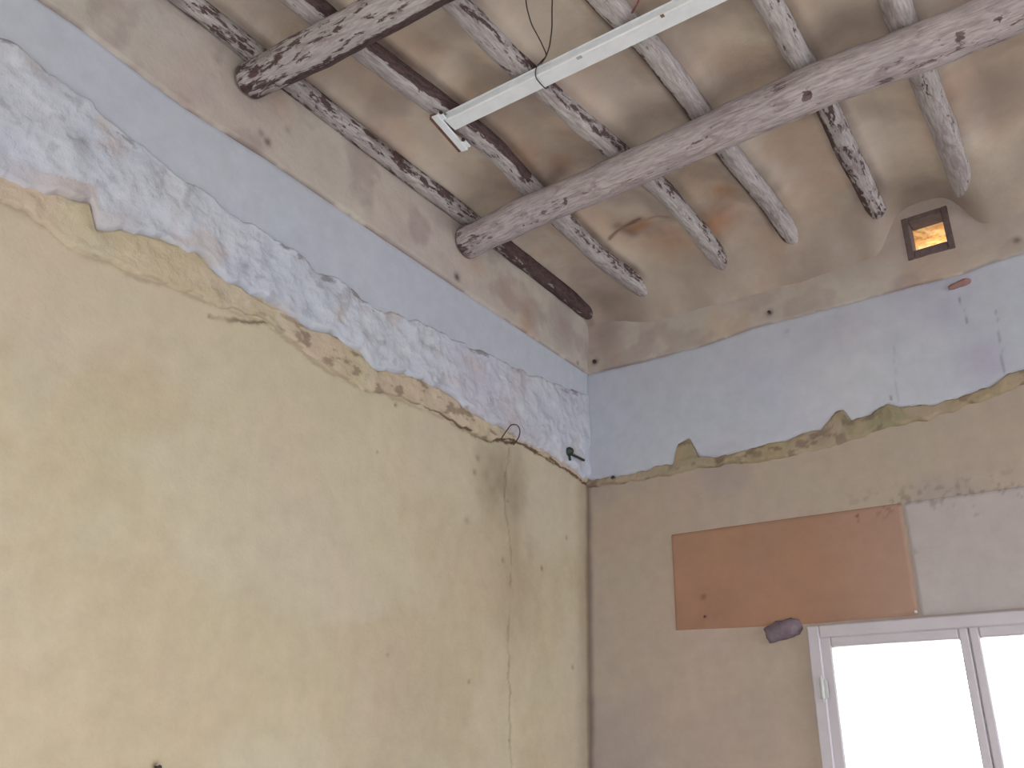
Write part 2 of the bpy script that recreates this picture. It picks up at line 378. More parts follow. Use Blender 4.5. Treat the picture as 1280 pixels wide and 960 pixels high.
tag(wall_right, 'beige plaster wall on the right with the window', kind='structure')

def plate(name, lo, hi, mat, label): return tag(MB().box(lo, hi).build(name, mat), label, kind='structure')
plate('floor', (0, ROOM_Y, -.1), (ROOM_X, 0, 0), M_FLOOR, 'dusty cement floor')
wb = MB().box((0, ROOM_Y-.3, 0), (BACK_FILL[0], ROOM_Y, CEIL+.1)).box((BACK_FILL[1], ROOM_Y-.3, 0), (ROOM_X, ROOM_Y, CEIL+.1)).box((BACK_FILL[0], ROOM_Y-.3, BACK_FILL[3]), (BACK_FILL[1], ROOM_Y, CEIL+.1))
tag(wb.build('wall_back', M_PLAINW), 'plain back wall with a doorway added to let in fill light', kind='structure')
ws = MB().box((ROOM_X, ROOM_Y-.3, 0), (ROOM_X+.3, .3, SIDE_FILL[2])).box((ROOM_X, ROOM_Y-.3, SIDE_FILL[3]), (ROOM_X+.3, .3, CEIL+.1))
ws.box((ROOM_X, ROOM_Y-.3, SIDE_FILL[2]), (ROOM_X+.3, SIDE_FILL[0], SIDE_FILL[3])).box((ROOM_X, SIDE_FILL[1], SIDE_FILL[2]), (ROOM_X+.3, .3, SIDE_FILL[3]))
tag(ws.build('wall_side', M_PLAINW), 'plain side wall with a wide opening added for fill light', kind='structure')
plate('ground', (-12, -14, -.5), (14, 14, -.3), M_GROUND, 'pale gravel ground added outdoors to bounce daylight')  # unseen ground put in to bounce daylight up to the vent

# ------------------------------------------------------------------ plaster layers on the walls
def strip(name, parent, mat, side, top, low, off, maskf, s0, s1, ds=.006, nv=40, jt=.0, jl=.0, rough=.004, rs=12, feather=.012, skipf=None):
    s = np.arange(s0, s1+1e-6, ds); n = len(s)
    zt = np.interp(s, top[:, 0], top[:, 1])+jt*2*(fbm(s*28, s*0+3)-.5)
    zl = np.interp(s, low[:, 0], low[:, 1])+jl*2*(fbm(s*24, s*0+11)-.5)
    zl = np.minimum(zl, zt-.004)
    v = np.linspace(0, 1, nv)
    Sg = np.repeat(s[:, None], nv, 1); Zg = zl[:, None]+(zt-zl)[:, None]*v[None]
    d = np.minimum(Zg-zl[:, None], (zt[:, None]-Zg))
    H = off*sstep(-.001, feather, d)+rough*2*(fbm(Sg*rs, Zg*rs+3, 5)-.5)*sstep(0, feather*1.5, d)
    H[:, 0] = -.006; H[:, -1] = -.006
    mkk = maskf(Sg, Zg, d)
    if side == 'L': P = np.stack([H+.002, Sg, Zg], -1)
    else: P = np.stack([Sg, -H-.002, Zg], -1)
    sk = None if skipf is None else skipf((Sg[:-1, :-1]+Sg[1:, 1:])/2, (Zg[:-1, :-1]+Zg[1:, 1:])/2)
    f = grid_faces(n, nv, sk)
    return mesh_obj(name, P.reshape(-1, 3), f, mat, parent, mask=mkk.reshape(-1, 3))

def m_rough_l(s, z, d):
    g = np.maximum(.6*np.exp(-((s-on_left(80, 255)[1])/.12)**2)*(z < np.interp(s, L_LOW[:, 0], L_LOW[:, 1])+.05), .45*sstep(.6, .75, fbm(s*9, z*9)))
    bb = .7*np.exp(-(((s-on_left(630, 480)[1])/.22)**2))*sstep(.35, .6, fbm(s*6, z*6))
    r = .8*sstep(.60, .70, fbm(s*16+5, z*30+2))*(d < .03)*(z > (np.interp(s, L_MID[:, 0], L_MID[:, 1])-.03))  # shadow dots painted dark along the mortar's top edge
    r = np.maximum(r, .3*sstep(.66, .76, fbm(s*26, z*26)))
    for px, py, rad, k in ((100, 180, .016, .5), (302, 335, .014, .6), (475, 430, .008, .6), (15, 55, .012, .8), (55, 90, .01, .7), (96, 200, .02, .25)):
        c = on_left(px, py); r = np.maximum(r, k*np.exp(-(((s-c[1])/rad)**2+((z-c[2])/rad)**2)))
    return np.stack([r, g, bb], -1)
def m_band_l(s, z, d):
    r = .75*(1-sstep(.0, .006, d))*(z > np.interp(s, L_MID[:, 0], L_MID[:, 1])+.05)*sstep(.38, .5, fbm(s*14, s*0+2))  # step shadow painted along the band's upper edge
    g = .0*s; bb = .6*sstep(.010, .004, np.abs(d-.008))*sstep(-1.75, -1.5, s)*sstep(-.95, -1.2, s)  # last mask paints the highlight on the band's upper edge
    return np.stack([r, g, bb], -1)
def m_upper_l(s, z, d):
    r = .8*(1-sstep(.0, .012, z-np.interp(s, L_TOP[:, 0], L_TOP[:, 1])))*sstep(.32, .5, fbm(s*10, s*0+2))  # shadow line of the plaster step painted along its lower edge
    for px, py, rad, k in ((567, 348, .016, 1), (330, 180, .014, .8), (322, 170, .012, .5), (686, 452, .012, .8), (718, 455, .01, .7), (355, 165, .012, .3)):
        c = on_left(px, py); r = np.maximum(r, k*np.exp(-(((s-c[1])/rad)**2+((z-c[2])/rad)**2)))
    g = .0*s
    for px, py, rx, rz, k in ((655, 400, .05, .09, .75), (630, 370, .07, .07, .4), (345, 130, .06, .05, .4), (590, 330, .08, .06, .35)):
        c = on_left(px, py); g = np.maximum(g, blob(s, z, (c[1], c[2]), rx, rz, k))
    bb = .5*sstep(.5, .7, fbm(s*7, z*7))
    for px, py, rx, rz, k in ((300, 110, .12, .09, .5), (700, 410, .10, .12, .7), (560, 280, .12, .05, .6), (270, 110, .1, .05, .3)):
        c = on_left(px, py); bb = np.maximum(bb, blob(s, z, (c[1], c[2]), rx, rz, k))
    return np.stack([r, g, bb], -1)
Z_TOP = np.array([[-9, CEIL+.03], [9, CEIL+.03]])
tag(strip('smooth_band', wall_left, M_BAND, 'L', np.array(L_TOP)+[0, .012], np.array(L_MID)-[0, .05], .004, m_band_l, -2.9, -.001, nv=24, rough=.0012, rs=3, feather=.004), 'smooth pale blue grey plaster band under the ceiling')
def m_edge_l(s, z, d):
    r = np.maximum(right_like(s, z), (.25+.65*sstep(-1.25, -.85, s))*(d < .006)*sstep(.40, .5, fbm(s*12, z*5))*(z < np.interp(s, L_CRK[:, 0], L_CRK[:, 1])+.014))
    return np.stack([r, .6*sstep(.45, .6, fbm(s*10, z*10)), .6*sstep(.5, .65, fbm(s*6+4, z*6))], -1)
def right_like(s, z): return .55*sstep(.60, .70, fbm(s*20, z*46))*sstep(-1.9, -1.5, s)
tag(strip('broken_edge', wall_left, M_EDGEL, 'L', np.array(L_LOW)+[0, .008], L_CRK, .006, m_edge_l, -2.9, -.001, ds=.005, nv=22, jt=.01, jl=.014, rough=.008, rs=20, feather=.010), 'flaking ochre plaster edge above the crack')
tag(strip('rough_mortar', wall_left, M_ROUGH, 'L', L_MID, L_LOW, .016, m_rough_l, -2.9, -.001, nv=52, jt=.016, jl=.020, rough=.012, rs=17, feather=.014), 'lumpy grey white mortar with a ragged lower edge')
tag(strip('upper_plaster', wall_left, M_UPPER, 'L', Z_TOP, L_TOP, .014, m_upper_l, -2.9, -.001, nv=44, jl=.003, rough=.006, rs=7, feather=.004), 'dirty plaster strip stained by soot and damp')

def m_band_r(s, z, d):
    k = right_masks(s, z); k[..., 0] = np.where(s < .03, .25*k[..., 0], k[..., 0]); k[..., 1] *= .9; return k
def m_edge_r(s, z, d):
    r = .7*sstep(.56, .68, fbm(s*22, z*40)); g = sstep(.45, .6, fbm(s*10, z*10)); b_ = .6*sstep(.5, .65, fbm(s*6+4, z*6)); return np.stack([r, g, b_], -1)
def m_upper_r(s, z, d):
    zt = np.interp(s, R_TOP[:, 0], R_TOP[:, 1])
    r = .7*(1-sstep(.0, .010, z-zt))*sstep(.36, .5, fbm(s*10, s*0+2))  # dark shadow line painted where this plaster steps down to the band
    for px, py, rad, k in ((746, 454, .013, 1), (964, 393, .010, .9), (927, 330, .012, .9), (1272, 303, .012, .7), (1240, 15, .02, .8), (1110, 255, .02, .3)):
        c = on_right(px, py); r = np.maximum(r, k*np.exp(-(((s-c[0])/rad)**2+((z-c[2])/rad)**2)))
    g = .35*sstep(.5, .7, fbm(s*5, z*5+7))
    bb = .45*sstep(.45, .65, fbm(s*6+3, z*6))
    for px, py, rx, rz, k in ((760, 420, .09, .12, .75), (964, 393, .025, .025, .6), (930, 345, .1, .05, .4), (1160, 290, .16, .14, .6), (740, 400, .06, .1, .6), (1240, 250, .25, .2, .6), (1050, 330, .25, .1, .45)):
        c = on_right(px, py); bb = np.maximum(bb, blob(s, z, (c[0], c[2]), rx, rz, k))
    return np.stack([r, g, bb], -1)
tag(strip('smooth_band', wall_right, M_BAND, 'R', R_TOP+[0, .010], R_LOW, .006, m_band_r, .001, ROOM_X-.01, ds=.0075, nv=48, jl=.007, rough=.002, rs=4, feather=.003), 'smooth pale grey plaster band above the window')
tag(strip('broken_edge', wall_right, M_EDGE, 'R', R_LOW+[0, .008], R_EDG, .011, m_edge_r, .001, ROOM_X-.01, ds=.006, nv=14, jt=.012, jl=.01, rough=.007, rs=26, feather=.008), 'ragged ochre edge of broken plaster')
# the upper plaster of the right wall leaves the vent hole open
tag(strip('upper_plaster', wall_right, M_UPPER, 'R', Z_TOP, R_TOP, .012, m_upper_r, .001, ROOM_X-.01, ds=.006, nv=64, rough=.005, rs=7, feather=.004,
    skipf=lambda a, b_: (a > VENT[0]+.004) & (a < VENT[1]-.004) & (b_ > VENT[2]+.004) & (b_ < VENT[3]-.004)), 'dirty plaster strip under the ceiling with nail stains')

# painted rectangle above the window, where a curtain box hung
def rect_layer(name, x0, x1, z0f, z1f, mat, maskf, th=.004, jag=.0):
    s = np.arange(x0, x1+1e-6, (x1-x0)/max(2, int((x1-x0)/.008))); nv = 40
    v = np.linspace(0, 1, nv); Zt = z1f(s)+jag*(fbm(s*30, s*0+1)-.5); Zb = z0f(s)+jag*(fbm(s*30, s*0+8)-.5)
    Sg = np.repeat(s[:, None], nv, 1); Zg = Zb[:, None]+(Zt-Zb)[:, None]*v[None]
    H = th+wall_relief(Sg+9, Zg); H[:, 0] = -.004; H[:, -1] = -.004; H[0, :] = -.004; H[-1, :] = -.004
    return mesh_obj(name, np.stack([Sg, -H, Zg], -1).reshape(-1, 3), grid_faces(len(s), nv), mat, wall_right, mask=maskf(Sg, Zg).reshape(-1, 3))
PT0, PT1 = on_right(838, 667), on_right(1127, 627); PB0, PB1 = on_right(845, 790), on_right(1141, 762)
def topl(s): return PT0[2]+(PT1[2]-PT0[2])*(s-PT0[0])/(PT1[0]-PT0[0])
def botl(s): return PB0[2]+(WIN[3]+.004-PB0[2])*np.clip((s-PB0[0])/(WIN[0]-PB0[0]), 0, 1)
def m_patch(s, z):
    k = right_masks(s, z); top = topl(s)
    k[..., 0] = np.maximum(k[..., 0]*(k[..., 0] > .15), .55*np.exp(-((top-z)/.006)**2))
    k[..., 1] = .4*sstep(.4, .6, fbm(s*4, z*4)); k[..., 2] = .7*sstep(PT1[0]-.35, PT1[0], s); return k  # orange fades paler to the right: window haze painted into the colour
tag(rect_layer('orange_patch', PT0[0], PT1[0], botl, topl, M_PATCH, m_patch), 'flat orange painted rectangle above the window')
tag(rect_layer('pale_patch', PT1[0], 2.45, botl, topl, M_PALE, m_patch), 'pale lilac painted rectangle right of the orange one')

# ------------------------------------------------------------------ logs: joists and beams
ZJ = 3.452
J = [  # pixel track on the joist height, radius, label
    ([(241, 10), (325, 75), (394, 134), (470, 193), (575, 278), (660, 345), (735, 403)], .035, 'dark joist nearest the left wall, half buried in its plaster'),
    ([(394, 16), (466, 72), (550, 134), (619, 189), (662, 244-4), (703, 284-4), (750, 325), (816, 370)], .040, 'whitewashed joist carrying the end plate of the white strip'),
    ([(572, 10), (640, 81), (687, 122), (766, 190), (831, 242), (868, 285), (908, 335)], .037, 'pale worn joist crossed by the white strip at the tie wire'),
    ([(756, 6), (812, 62), (869, 135), (908, 190), (952, 242), (1000, 312)], .037, 'white joist with a black left side, fourth from the left wall'),
    ([(961, 6), (1005, 84), (1036, 140), (1062, 198), (1096, 266)], .035, 'joist with black flaking bark between the beam and right wall'),
    ([(1118, 0), (1133, 45), (1157, 105), (1180, 165), (1208, 245)], .038, 'faded grey joist above the square vent')]
JC = []      # joist centre lines, for the ceiling relief
for tr, r, _ in J:
    P = np.array([on_height(x, y, ZJ-.012) for x, y in tr])
    JC.append(P)

def log(name, P, R_, mat, maskf, seed, cap=True, n=26, ds=.012, gnarl=.10):
    P = np.array(P, float)
    L = np.concatenate([[0], np.cumsum(np.linalg.norm(np.diff(P, axis=0), axis=1))])
    t = np.linspace(0, L[-1], int(L[-1]/ds)); C = np.stack([np.interp(t, L, P[:, k]) for k in range(3)], 1)
    ker = np.hanning(27); ker /= ker.sum()
    for k in range(3):
        pad = np.concatenate([2*C[0, k]-C[13:0:-1, k], C[:, k], 2*C[-1, k]-C[-2:-15:-1, k]]); C[:, k] = np.convolve(pad, ker, 'valid')
    Rr = np.interp(t, L, R_) if not np.isscalar(R_) else np.full(len(t), R_)
    T = np.gradient(C, axis=0); T /= np.linalg.norm(T, axis=1)[:, None]
    side = np.cross(T, [0, 0, 1.]); side /= np.linalg.norm(side, axis=1)[:, None]; up = np.cross(side, T)
    th = np.linspace(0, 2*math.pi, n, endpoint=False)
    TT, TH = np.meshgrid(t, th, indexing='ij')
    q = 1+gnarl*2*(fbm(TT*4+seed*7, np.cos(TH)*1.2+5+seed)-.5)+gnarl*(fbm(TT*13+seed, np.sin(TH)*2.3+np.cos(TH)*1.7+9)-.5)+.035*(fbm(TT*9, np.cos(TH*1)*7+np.sin(TH)*6+20, 3)-.5)*2
    e = np.minimum(1, np.sqrt(np.clip(np.minimum(TT, L[-1]-TT)/.03+.25, 0, 1))) if cap else 1
    q = q*e*Rr[:, None]
    V = C[:, None]+q[..., None]*(np.cos(TH)[..., None]*side[:, None]+np.sin(TH)[..., None]*up[:, None])
    V = V.reshape(-1, 3); m_ = len(t); f = []
    for i in range(m_-1):
        for k in range(n):
            k2 = (k+1) % n; f.append((i*n+k, (i+1)*n+k, (i+1)*n+k2, i*n+k2))
    V = np.concatenate([V, C[:1], C[-1:]])
    for k in range(n):
        k2 = (k+1) % n; f.append((len(V)-2, k, k2)); f.append((len(V)-1, (m_-1)*n+k2, (m_-1)*n+k))
    mk = maskf(TT, TH, L[-1], C[:, 0][:, None]+0*TH, C[:, 1][:, None]+0*TH).reshape(-1, 3); mk = np.concatenate([mk, [[.6, 0, 0]]*2])
    uv = np.stack([TT+seed*3.7, np.abs(TH/math.pi-1)*math.pi*Rr.mean()], -1).reshape(-1, 2); uv = np.concatenate([uv, uv[:1], uv[-1:]])
    return mesh_obj(name, V, f, mat, None, mask=mk, uv=uv)
# angle: 0 = away from the left wall's side?  side = T x up ; sin(TH) < 0 is the underside
BEAM_Y = [np.array([on_height(x, y, 3.335) for x, y in tr]) for tr in
          ([(592, 300), (669, 262), (766, 222), (880, 170), (1030, 104), (1146, 61), (1275, 8)], [(335, 92), (430, 42), (515, -4)])]
def jmask(i):
    yb = BEAM_Y[0][:, 1].mean()
    def f(t, th, L, x, y):
        # T runs from the back of the room to wall_right (+y) so side = +x: cos(th)>0 is the flank away from the left wall
        rightf = sstep(.35, .95, np.cos(th)); leftf = sstep(.35, .95, -np.cos(th)); low = sstep(.2, .9, -np.sin(th))
        r = .35*rightf
        if i == 0: r = .16+.22*rightf*sstep(.3, .6, fbm(t*5, th*0+3))+.45*leftf+.42*sstep(yb+.12, yb+.3, y)+.10*sstep(-1.5, -1.8, y)
        if i == 1: r = .95*sstep(.62, .86, np.cos(th))*sstep(yb+.02, yb-.1, y)+.32*sstep(yb+.2, yb+.3, y)*rightf+.1*low*sstep(.45, .6, fbm(t*3, th*0))
        if i == 2: r = .25*rightf+.08*sstep(yb, yb-.1, y)
        if i == 3: r = 1.0*leftf*(.75+.25*sstep(yb, yb+.1, y))+.05*rightf
        if i == 4: r = .2*rightf*(y < yb)+sstep(yb+.08, yb+.15, y)*(.10+.40*leftf+.22*fbm(t*9, np.cos(th)*2+3))
        if i == 5: r = .1*rightf
        return np.stack([r, 0*r, 0*r], -1)
    return f
for i, (tr, r, lab) in enumerate(J):
    P = JC[i].copy(); P[:, 2] = ZJ
    # shadowing the same line of sight at the centre height
    k = (P[1]-P[0]); k = k/abs(k[1]); start = P[0].copy()
    pts = [np.array([start[0]+.35*k[0]*(ROOM_Y+.02-start[1]), ROOM_Y+.02, ZJ])] + list(P)
    pts = [np.array([max(p[0], (.012 if i else .036)), p[1], ZJ-.006*math.sin(3*p[1]+i)]) for p in pts]
    end = pts[-1].copy(); end[1] = min(-.005, end[1]+.03); pts.append(end)
    tag(log('ceiling_joist', pts, r, M_LOG, jmask(i), i+1, gnarl=.12), lab, 'joist', 'whitewashed log joists under the ceiling')

def bmask(kind):
    def f(t, th, L, x, y):
        low = sstep(.2, .9, -np.sin(th)); rightf = sstep(-.1, .8, np.cos(th)); leftf = sstep(-.1, .8, -np.cos(th))
        if kind == 0:
            r = .30*sstep(.22, .0, t)+.10*low*sstep(.35, .6, fbm(t*3, t*0))+.17*sstep(.40, .58, fbm(t*2.6+5, np.cos(th)*1.5+3))
            for px, py in ((716, 266), (1207, 67), (1000, 107), (1243, 15)):
                c = on_height(px, py, 3.29); r = np.maximum(r, 1.1*np.exp(-(((x-c[0])/.010)**2))*np.exp(-((np.sin(th)+.78)/.12)**2)*(np.cos(th) > (-.2 if px != 716 else -2)))
        else:
            r = .20+.22*sstep(.25, .0, t)+.9*sstep(-.15, -.5, np.cos(th))*sstep(.10, .2, t)*sstep(.95, .6, t)*(.6+.7*fbm(t*7, th*0))
        return np.stack([r, 0*r, 0*r], -1)
    return f
for i, lab in ((0, 'large whitewashed log beam running the length of the ceiling'), (1, 'shorter looking flaking log beam at the top left corner of the view')):
    P = BEAM_Y[i].copy(); P[:, 2] = 3.357
    # same sight lines at the axis height
    px = ([(592, 300), (669, 262), (766, 222), (880, 170), (1030, 104), (1146, 61), (1275, 8)], [(335, 92), (430, 42), (515, -4)])[i]
    P = [on_height(x, y, 3.352) for x, y in px]
    d = (P[-1]-P[0])/(P[-1][0]-P[0][0])
    pts = [P[0]-d*(P[0][0]-.004)]+P+[P[-1]+d*(ROOM_X-.005-P[-1][0])]
    rad = [.058, .060, .060, .058, .062, .064, .066, .066, .066] if i == 0 else [.052, .054, .056, .056, .06]
    tag(log('ceiling_beam', pts, rad, M_BEAM if i == 0 else M_LOG, bmask(i), 11+i, gnarl=.10), lab, 'beam', 'main log beams')

# ------------------------------------------------------------------ ceiling: plaster sagging between the joists
xs = axis(0, ROOM_X, 0, 2.0, .010); ysg = axis(ROOM_Y, 0, -2.2, 0, .010)
Xg, Yg = np.meshgrid(xs, ysg, indexing='ij')
jx = np.array([np.interp(ysg, P[:, 1], P[:, 0]) for P in [q[np.argsort(q[:, 1])] for q in JC]])     # joist x per y
dj = np.min(np.abs(Xg[None]-jx[:, None, :]), 0)
zc = 3.462+.034*sstep(.02, .14, dj)*(1-.85*sstep(-.34, -.10, Yg)*sstep(.0, .3, Xg))+.012*(fbm(Xg*4, Yg*4)-.5)+.005*(fbm(Xg*13, Yg*13)-.5)
cove = np.maximum(1-Xg/.06, 0)**2*.02+np.maximum(1+Yg/.27, 0)**2*.13*sstep(-.2, .5, Xg)+np.maximum(1+Yg/.08, 0)**2*.05
vent_clear = np.exp(-(((Xg-1.446)/.14)**4+(Yg/.3)**4))
zc = zc-cove*(1-vent_clear)+.02*vent_clear
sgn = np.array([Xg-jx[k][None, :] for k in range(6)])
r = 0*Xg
for k, (wl, wr) in enumerate(((.75, .7), (.1, 1.0), (.1, .45), (1., .3), (.3, .55), (.15, .2))):  # grime and gap shadow painted into the plaster beside each joist
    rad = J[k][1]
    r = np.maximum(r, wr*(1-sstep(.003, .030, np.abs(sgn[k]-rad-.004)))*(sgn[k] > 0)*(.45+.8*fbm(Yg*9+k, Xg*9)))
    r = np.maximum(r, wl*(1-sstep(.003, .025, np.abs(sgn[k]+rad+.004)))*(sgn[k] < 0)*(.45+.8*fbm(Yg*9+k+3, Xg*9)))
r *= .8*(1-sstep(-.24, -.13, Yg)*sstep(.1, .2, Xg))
gm = .26*sstep(.48, .68, fbm(Xg*5+1, Yg*5)); bm = .5*sstep(.5, .7, fbm(Xg*4+8, Yg*4+2))
for px, py, rx, ry, k in ((885, 275, .11, .10, .95), (835, 300, .12, .13, .6), (650, 190, .07, .11, .8), (700, 205, .06, .06, .7), (620, 160, .09, .09, .35), (1190, 110, .12, .12, .5), (905, 240, .06, .06, .8), (965, 290, .08, .12, .4), (590, 120, .1, .1, .3)):
    c = on_height(px, py, 3.49); gm = np.maximum(gm, blob(Xg, Yg, c, rx, ry, k))
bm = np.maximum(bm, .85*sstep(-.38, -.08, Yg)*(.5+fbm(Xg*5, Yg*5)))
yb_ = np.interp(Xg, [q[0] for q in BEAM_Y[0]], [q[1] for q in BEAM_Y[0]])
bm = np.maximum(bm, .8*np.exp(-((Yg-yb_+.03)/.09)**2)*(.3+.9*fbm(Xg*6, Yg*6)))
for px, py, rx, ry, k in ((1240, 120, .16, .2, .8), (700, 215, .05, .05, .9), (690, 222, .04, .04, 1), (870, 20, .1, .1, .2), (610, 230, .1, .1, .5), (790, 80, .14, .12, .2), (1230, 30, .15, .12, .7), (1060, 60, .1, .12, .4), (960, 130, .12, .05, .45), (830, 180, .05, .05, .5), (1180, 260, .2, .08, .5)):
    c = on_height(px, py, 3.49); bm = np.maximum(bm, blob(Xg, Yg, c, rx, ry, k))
for a, b2, w, k in (((762, 295), (800, 275), .010, .75), ((772, 284), (792, 294), .026, .5), ((785, 282), (835, 268), .006, .4)):
    A = on_height(*a, 3.49)[:2]; B = on_height(*b2, 3.49)[:2]
    r = np.maximum(r, k*np.exp(-(seg_dist(Xg, Yg, np.array([A, B]))/w)**2))
c = on_height(798, 285, 3.49); gm = np.maximum(gm, blob(Xg, Yg, c, .07, .05, 1.0))
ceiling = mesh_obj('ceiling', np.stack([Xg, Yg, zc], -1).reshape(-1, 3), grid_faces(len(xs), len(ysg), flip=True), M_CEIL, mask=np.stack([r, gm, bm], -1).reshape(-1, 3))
tag(ceiling, 'stained beige plaster ceiling sagging between log joists', kind='structure')
plate('roof_slab', (-.1, ROOM_Y-.1, 3.56), (ROOM_X+.3, .3, 3.66), M_GROUND, 'roof slab above the ceiling')

# ------------------------------------------------------------------ the window
win = empty('window_1', ((WIN[0]+WIN[1])/2, 0, WIN[2])); tag(win, 'white wooden window with two sashes in the right wall', kind='structure')
x0, x1, z0, z1 = WIN
rv = MB(); y0r, y1r = .0, .3
rv.box((x0-.06, .012, z0-.06), (x0, y1r, z1+.06)).box((x1, .012, z0-.06), (x1+.06, y1r, z1+.06)).box((x0, .012, z1), (x1, y1r, z1+.06)).box((x0, .012, z0-.06), (x1, y1r, z0))
rv.build('window_reveal', M_REV, win)
def fr4(mb, x0, x1, z0, z1, w, ya, yb, wt=None, bev=.004):
    wt = wt or w
    mb.box((x0, ya, z0), (x0+w, yb, z1), bev).box((x1-w, ya, z0), (x1, yb, z1), bev)
    mb.box((x0+w, ya, z1-wt), (x1-w, yb, z1), bev).box((x0+w, ya, z0), (x1-w, yb, z0+wt), bev)
    return mb
fr4(MB(), x0+.001, x1-.001, z0+.001, z1-.001, .040, -.022, .045).build('window_frame', M_FRAME, win)
xm = (on_right(1211, 788)[0])
for a, bb, hx in ((x0+.036, xm-.001, x0+.03), (xm+.001, x1-.036, x1-.03)):
    wl, wr2 = (.036, .027) if a < xm-.1 else (.027, .036)
    sash = MB().box((a, -.012, z0+.034), (a+wl, .030, z1-.034), .004).box((bb-wr2, -.012, z0+.034), (bb, .030, z1-.034), .004)
    sash.box((a+wl, -.012, z1-.070), (bb-wr2, .030, z1-.034), .004).box((a+wl, -.012, z0+.034), (bb-wr2, .030, z0+.074), .004)
    so = sash.build('sash', M_FRAME, win)
    gp = MB().box((a+wl-.004, .008, z0+.070), (bb-wr2+.004, .012, z1-.066)).build('pane', M_GLASS, so)
    for hz in (z1-.20, z0+.2):
        hg = MB().tube([(hx+.004, -.030, hz-.03+q*.06) for q in (0, .25, .5, .75, 1)], .007, 10)
        hg.tube([(hx+.004, -.030, hz-.042+q*.084) for q in (0, .33, .66, 1)], .0035, 8)
        hg.box((hx-.012, -.0245, hz-.028), (hx+.020, -.021, hz+.028), .001)
        tag(hg.build('hinge', M_STEEL, so, smooth=False), 'small steel hinge')

# ------------------------------------------------------------------ square vent through the right wall
vx0, vx1, vz0, vz1 = VENT
vent = empty('wall_vent', ((vx0+vx1)/2, 0, vz0)); tag(vent, 'small square vent hole glowing orange under the ceiling', 'vent')
def board(lo, hi, mat=M_SOOT, name='frame_board'): return MB().box(lo, hi, .003).build(name, mat, vent)
fw = .018
board((vx0-.004, -.020, vz0-.004), (vx0+fw, .05, vz1+.004)); board((vx1-fw, -.020, vz0-.004), (vx1+.004, .05, vz1+.004))
board((vx0+fw, -.019, vz1-fw), (vx1-fw, .05, vz1+.004)); board((vx0+fw, -.019, vz0-.004), (vx1-fw, .05, vz0+.030))
def side_grid(name, O, U, V, nu, nv, mat, amp):
    u = np.linspace(0, 1, nu); v = np.linspace(0, 1, nv); A, B = np.meshgrid(u, v, indexing='ij')
    N = np.cross(U, V); N = N/np.linalg.norm(N)
    P = np.array(O)+A[..., None]*np.array(U)+B[..., None]*np.array(V)+(amp*2*(fbm(A*7+O[0], B*9+3)-.5))[..., None]*N
    mk = np.stack([.5*sstep(.6, .75, fbm(A*9, B*14)), .7*sstep(.4, .6, fbm(A*5+2, B*6)), .6*sstep(.45, .6, fbm(A*4+9, B*5))], -1)
    return mesh_obj(name, P.reshape(-1, 3), grid_faces(nu, nv), mat, vent, mask=mk.reshape(-1, 3))
X0, X1, Z0, Z1 = vx0+.008, vx1-.008, vz0+.01, vz1-.004
side_grid('soffit', (X0-.02, .045, Z1), (X1-X0+.04, 0, 0), (0, .27, -.004), 30, 50, M_CLAY, .006)
side_grid('cheek', (X0, .045, Z0-.02), (0, .27, 0), (0, 0, Z1-Z0+.04), 40, 30, M_CLAY, .005)
side_grid('cheek', (X1, .045, Z0-.02), (0, .27, 0), (0, 0, Z1-Z0+.04), 40, 30, M_CLAY, .005)
side_grid('sill', (X0-.02, .045, Z0), (X1-X0+.04, 0, 0), (0, .27, 0), 20, 30, M_CLAY, .004)

# ------------------------------------------------------------------ white strip under the joists
ZS = 3.392
A = on_height(566, 152, ZS); B = on_height(892, -6, ZS); d = (B-A); d /= np.linalg.norm(d); nrm = np.array([-d[1], d[0], 0])
AX = np.array([d, nrm, [0, 0, 1]])
strip_o = empty('light_batten', A); tag(strip_o, 'long white metal lamp batten fixed across the undersides of the joists', 'lamp')
Ln = 1.75
MB().box((-.012, -.027, -.012), (Ln, .027, .012), .003, AX, A).build('batten', M_WHITE, strip_o)
MB().box((-.004, -.032, .0122), (Ln, .032, .0165), .001, AX, A).build('flange', M_WHITE, strip_o)
E0 = on_height(543, 141, ZS); E1 = on_height(581, 185, ZS); e = E1-E0; Le = np.linalg.norm(e); e /= Le; en = np.array([e[1], -e[0], 0])
AE = np.array([e, en, [0, 0, 1]])
MB().box((0, -.012, -.014), (Le, .014, -.008), .004, AE, E0).box((-.002, .012, -.013), (.032, .028, -.006), .002, AE, E0).box((Le-.040, .012, -.013), (Le-.008, .028, -.006), .002, AE, E0).build('end_plate', M_WHITE, strip_o)
tag(MB().box((.012, -.026, -.0065), (Le+.004, -.006, .012), .001, AE, E0).build('plate_edge', M_BROWN, strip_o), 'brown strip along the left edge of the end plate')  # brown strip set behind the plate on its left
for px, py in ((551, 141), (579, 175)):
    c = on_height(px, py, ZS-.016); MB().tube([c+[0, 0, -.001], c+[0, 0, .004]], [.006, .006], 10).build('screw', M_DARK, strip_o)
for px, py, w in ((724, 72, .008), (828, 20, .005)):
    c = on_height(px, py, ZS-.0125); tag(MB().box((-w, -.005, -.001), (w, .005, .0015), .0005, AX, c).build('sticker', M_BROWN if w < .006 else M_STEEL, strip_o), 'small worn mark')

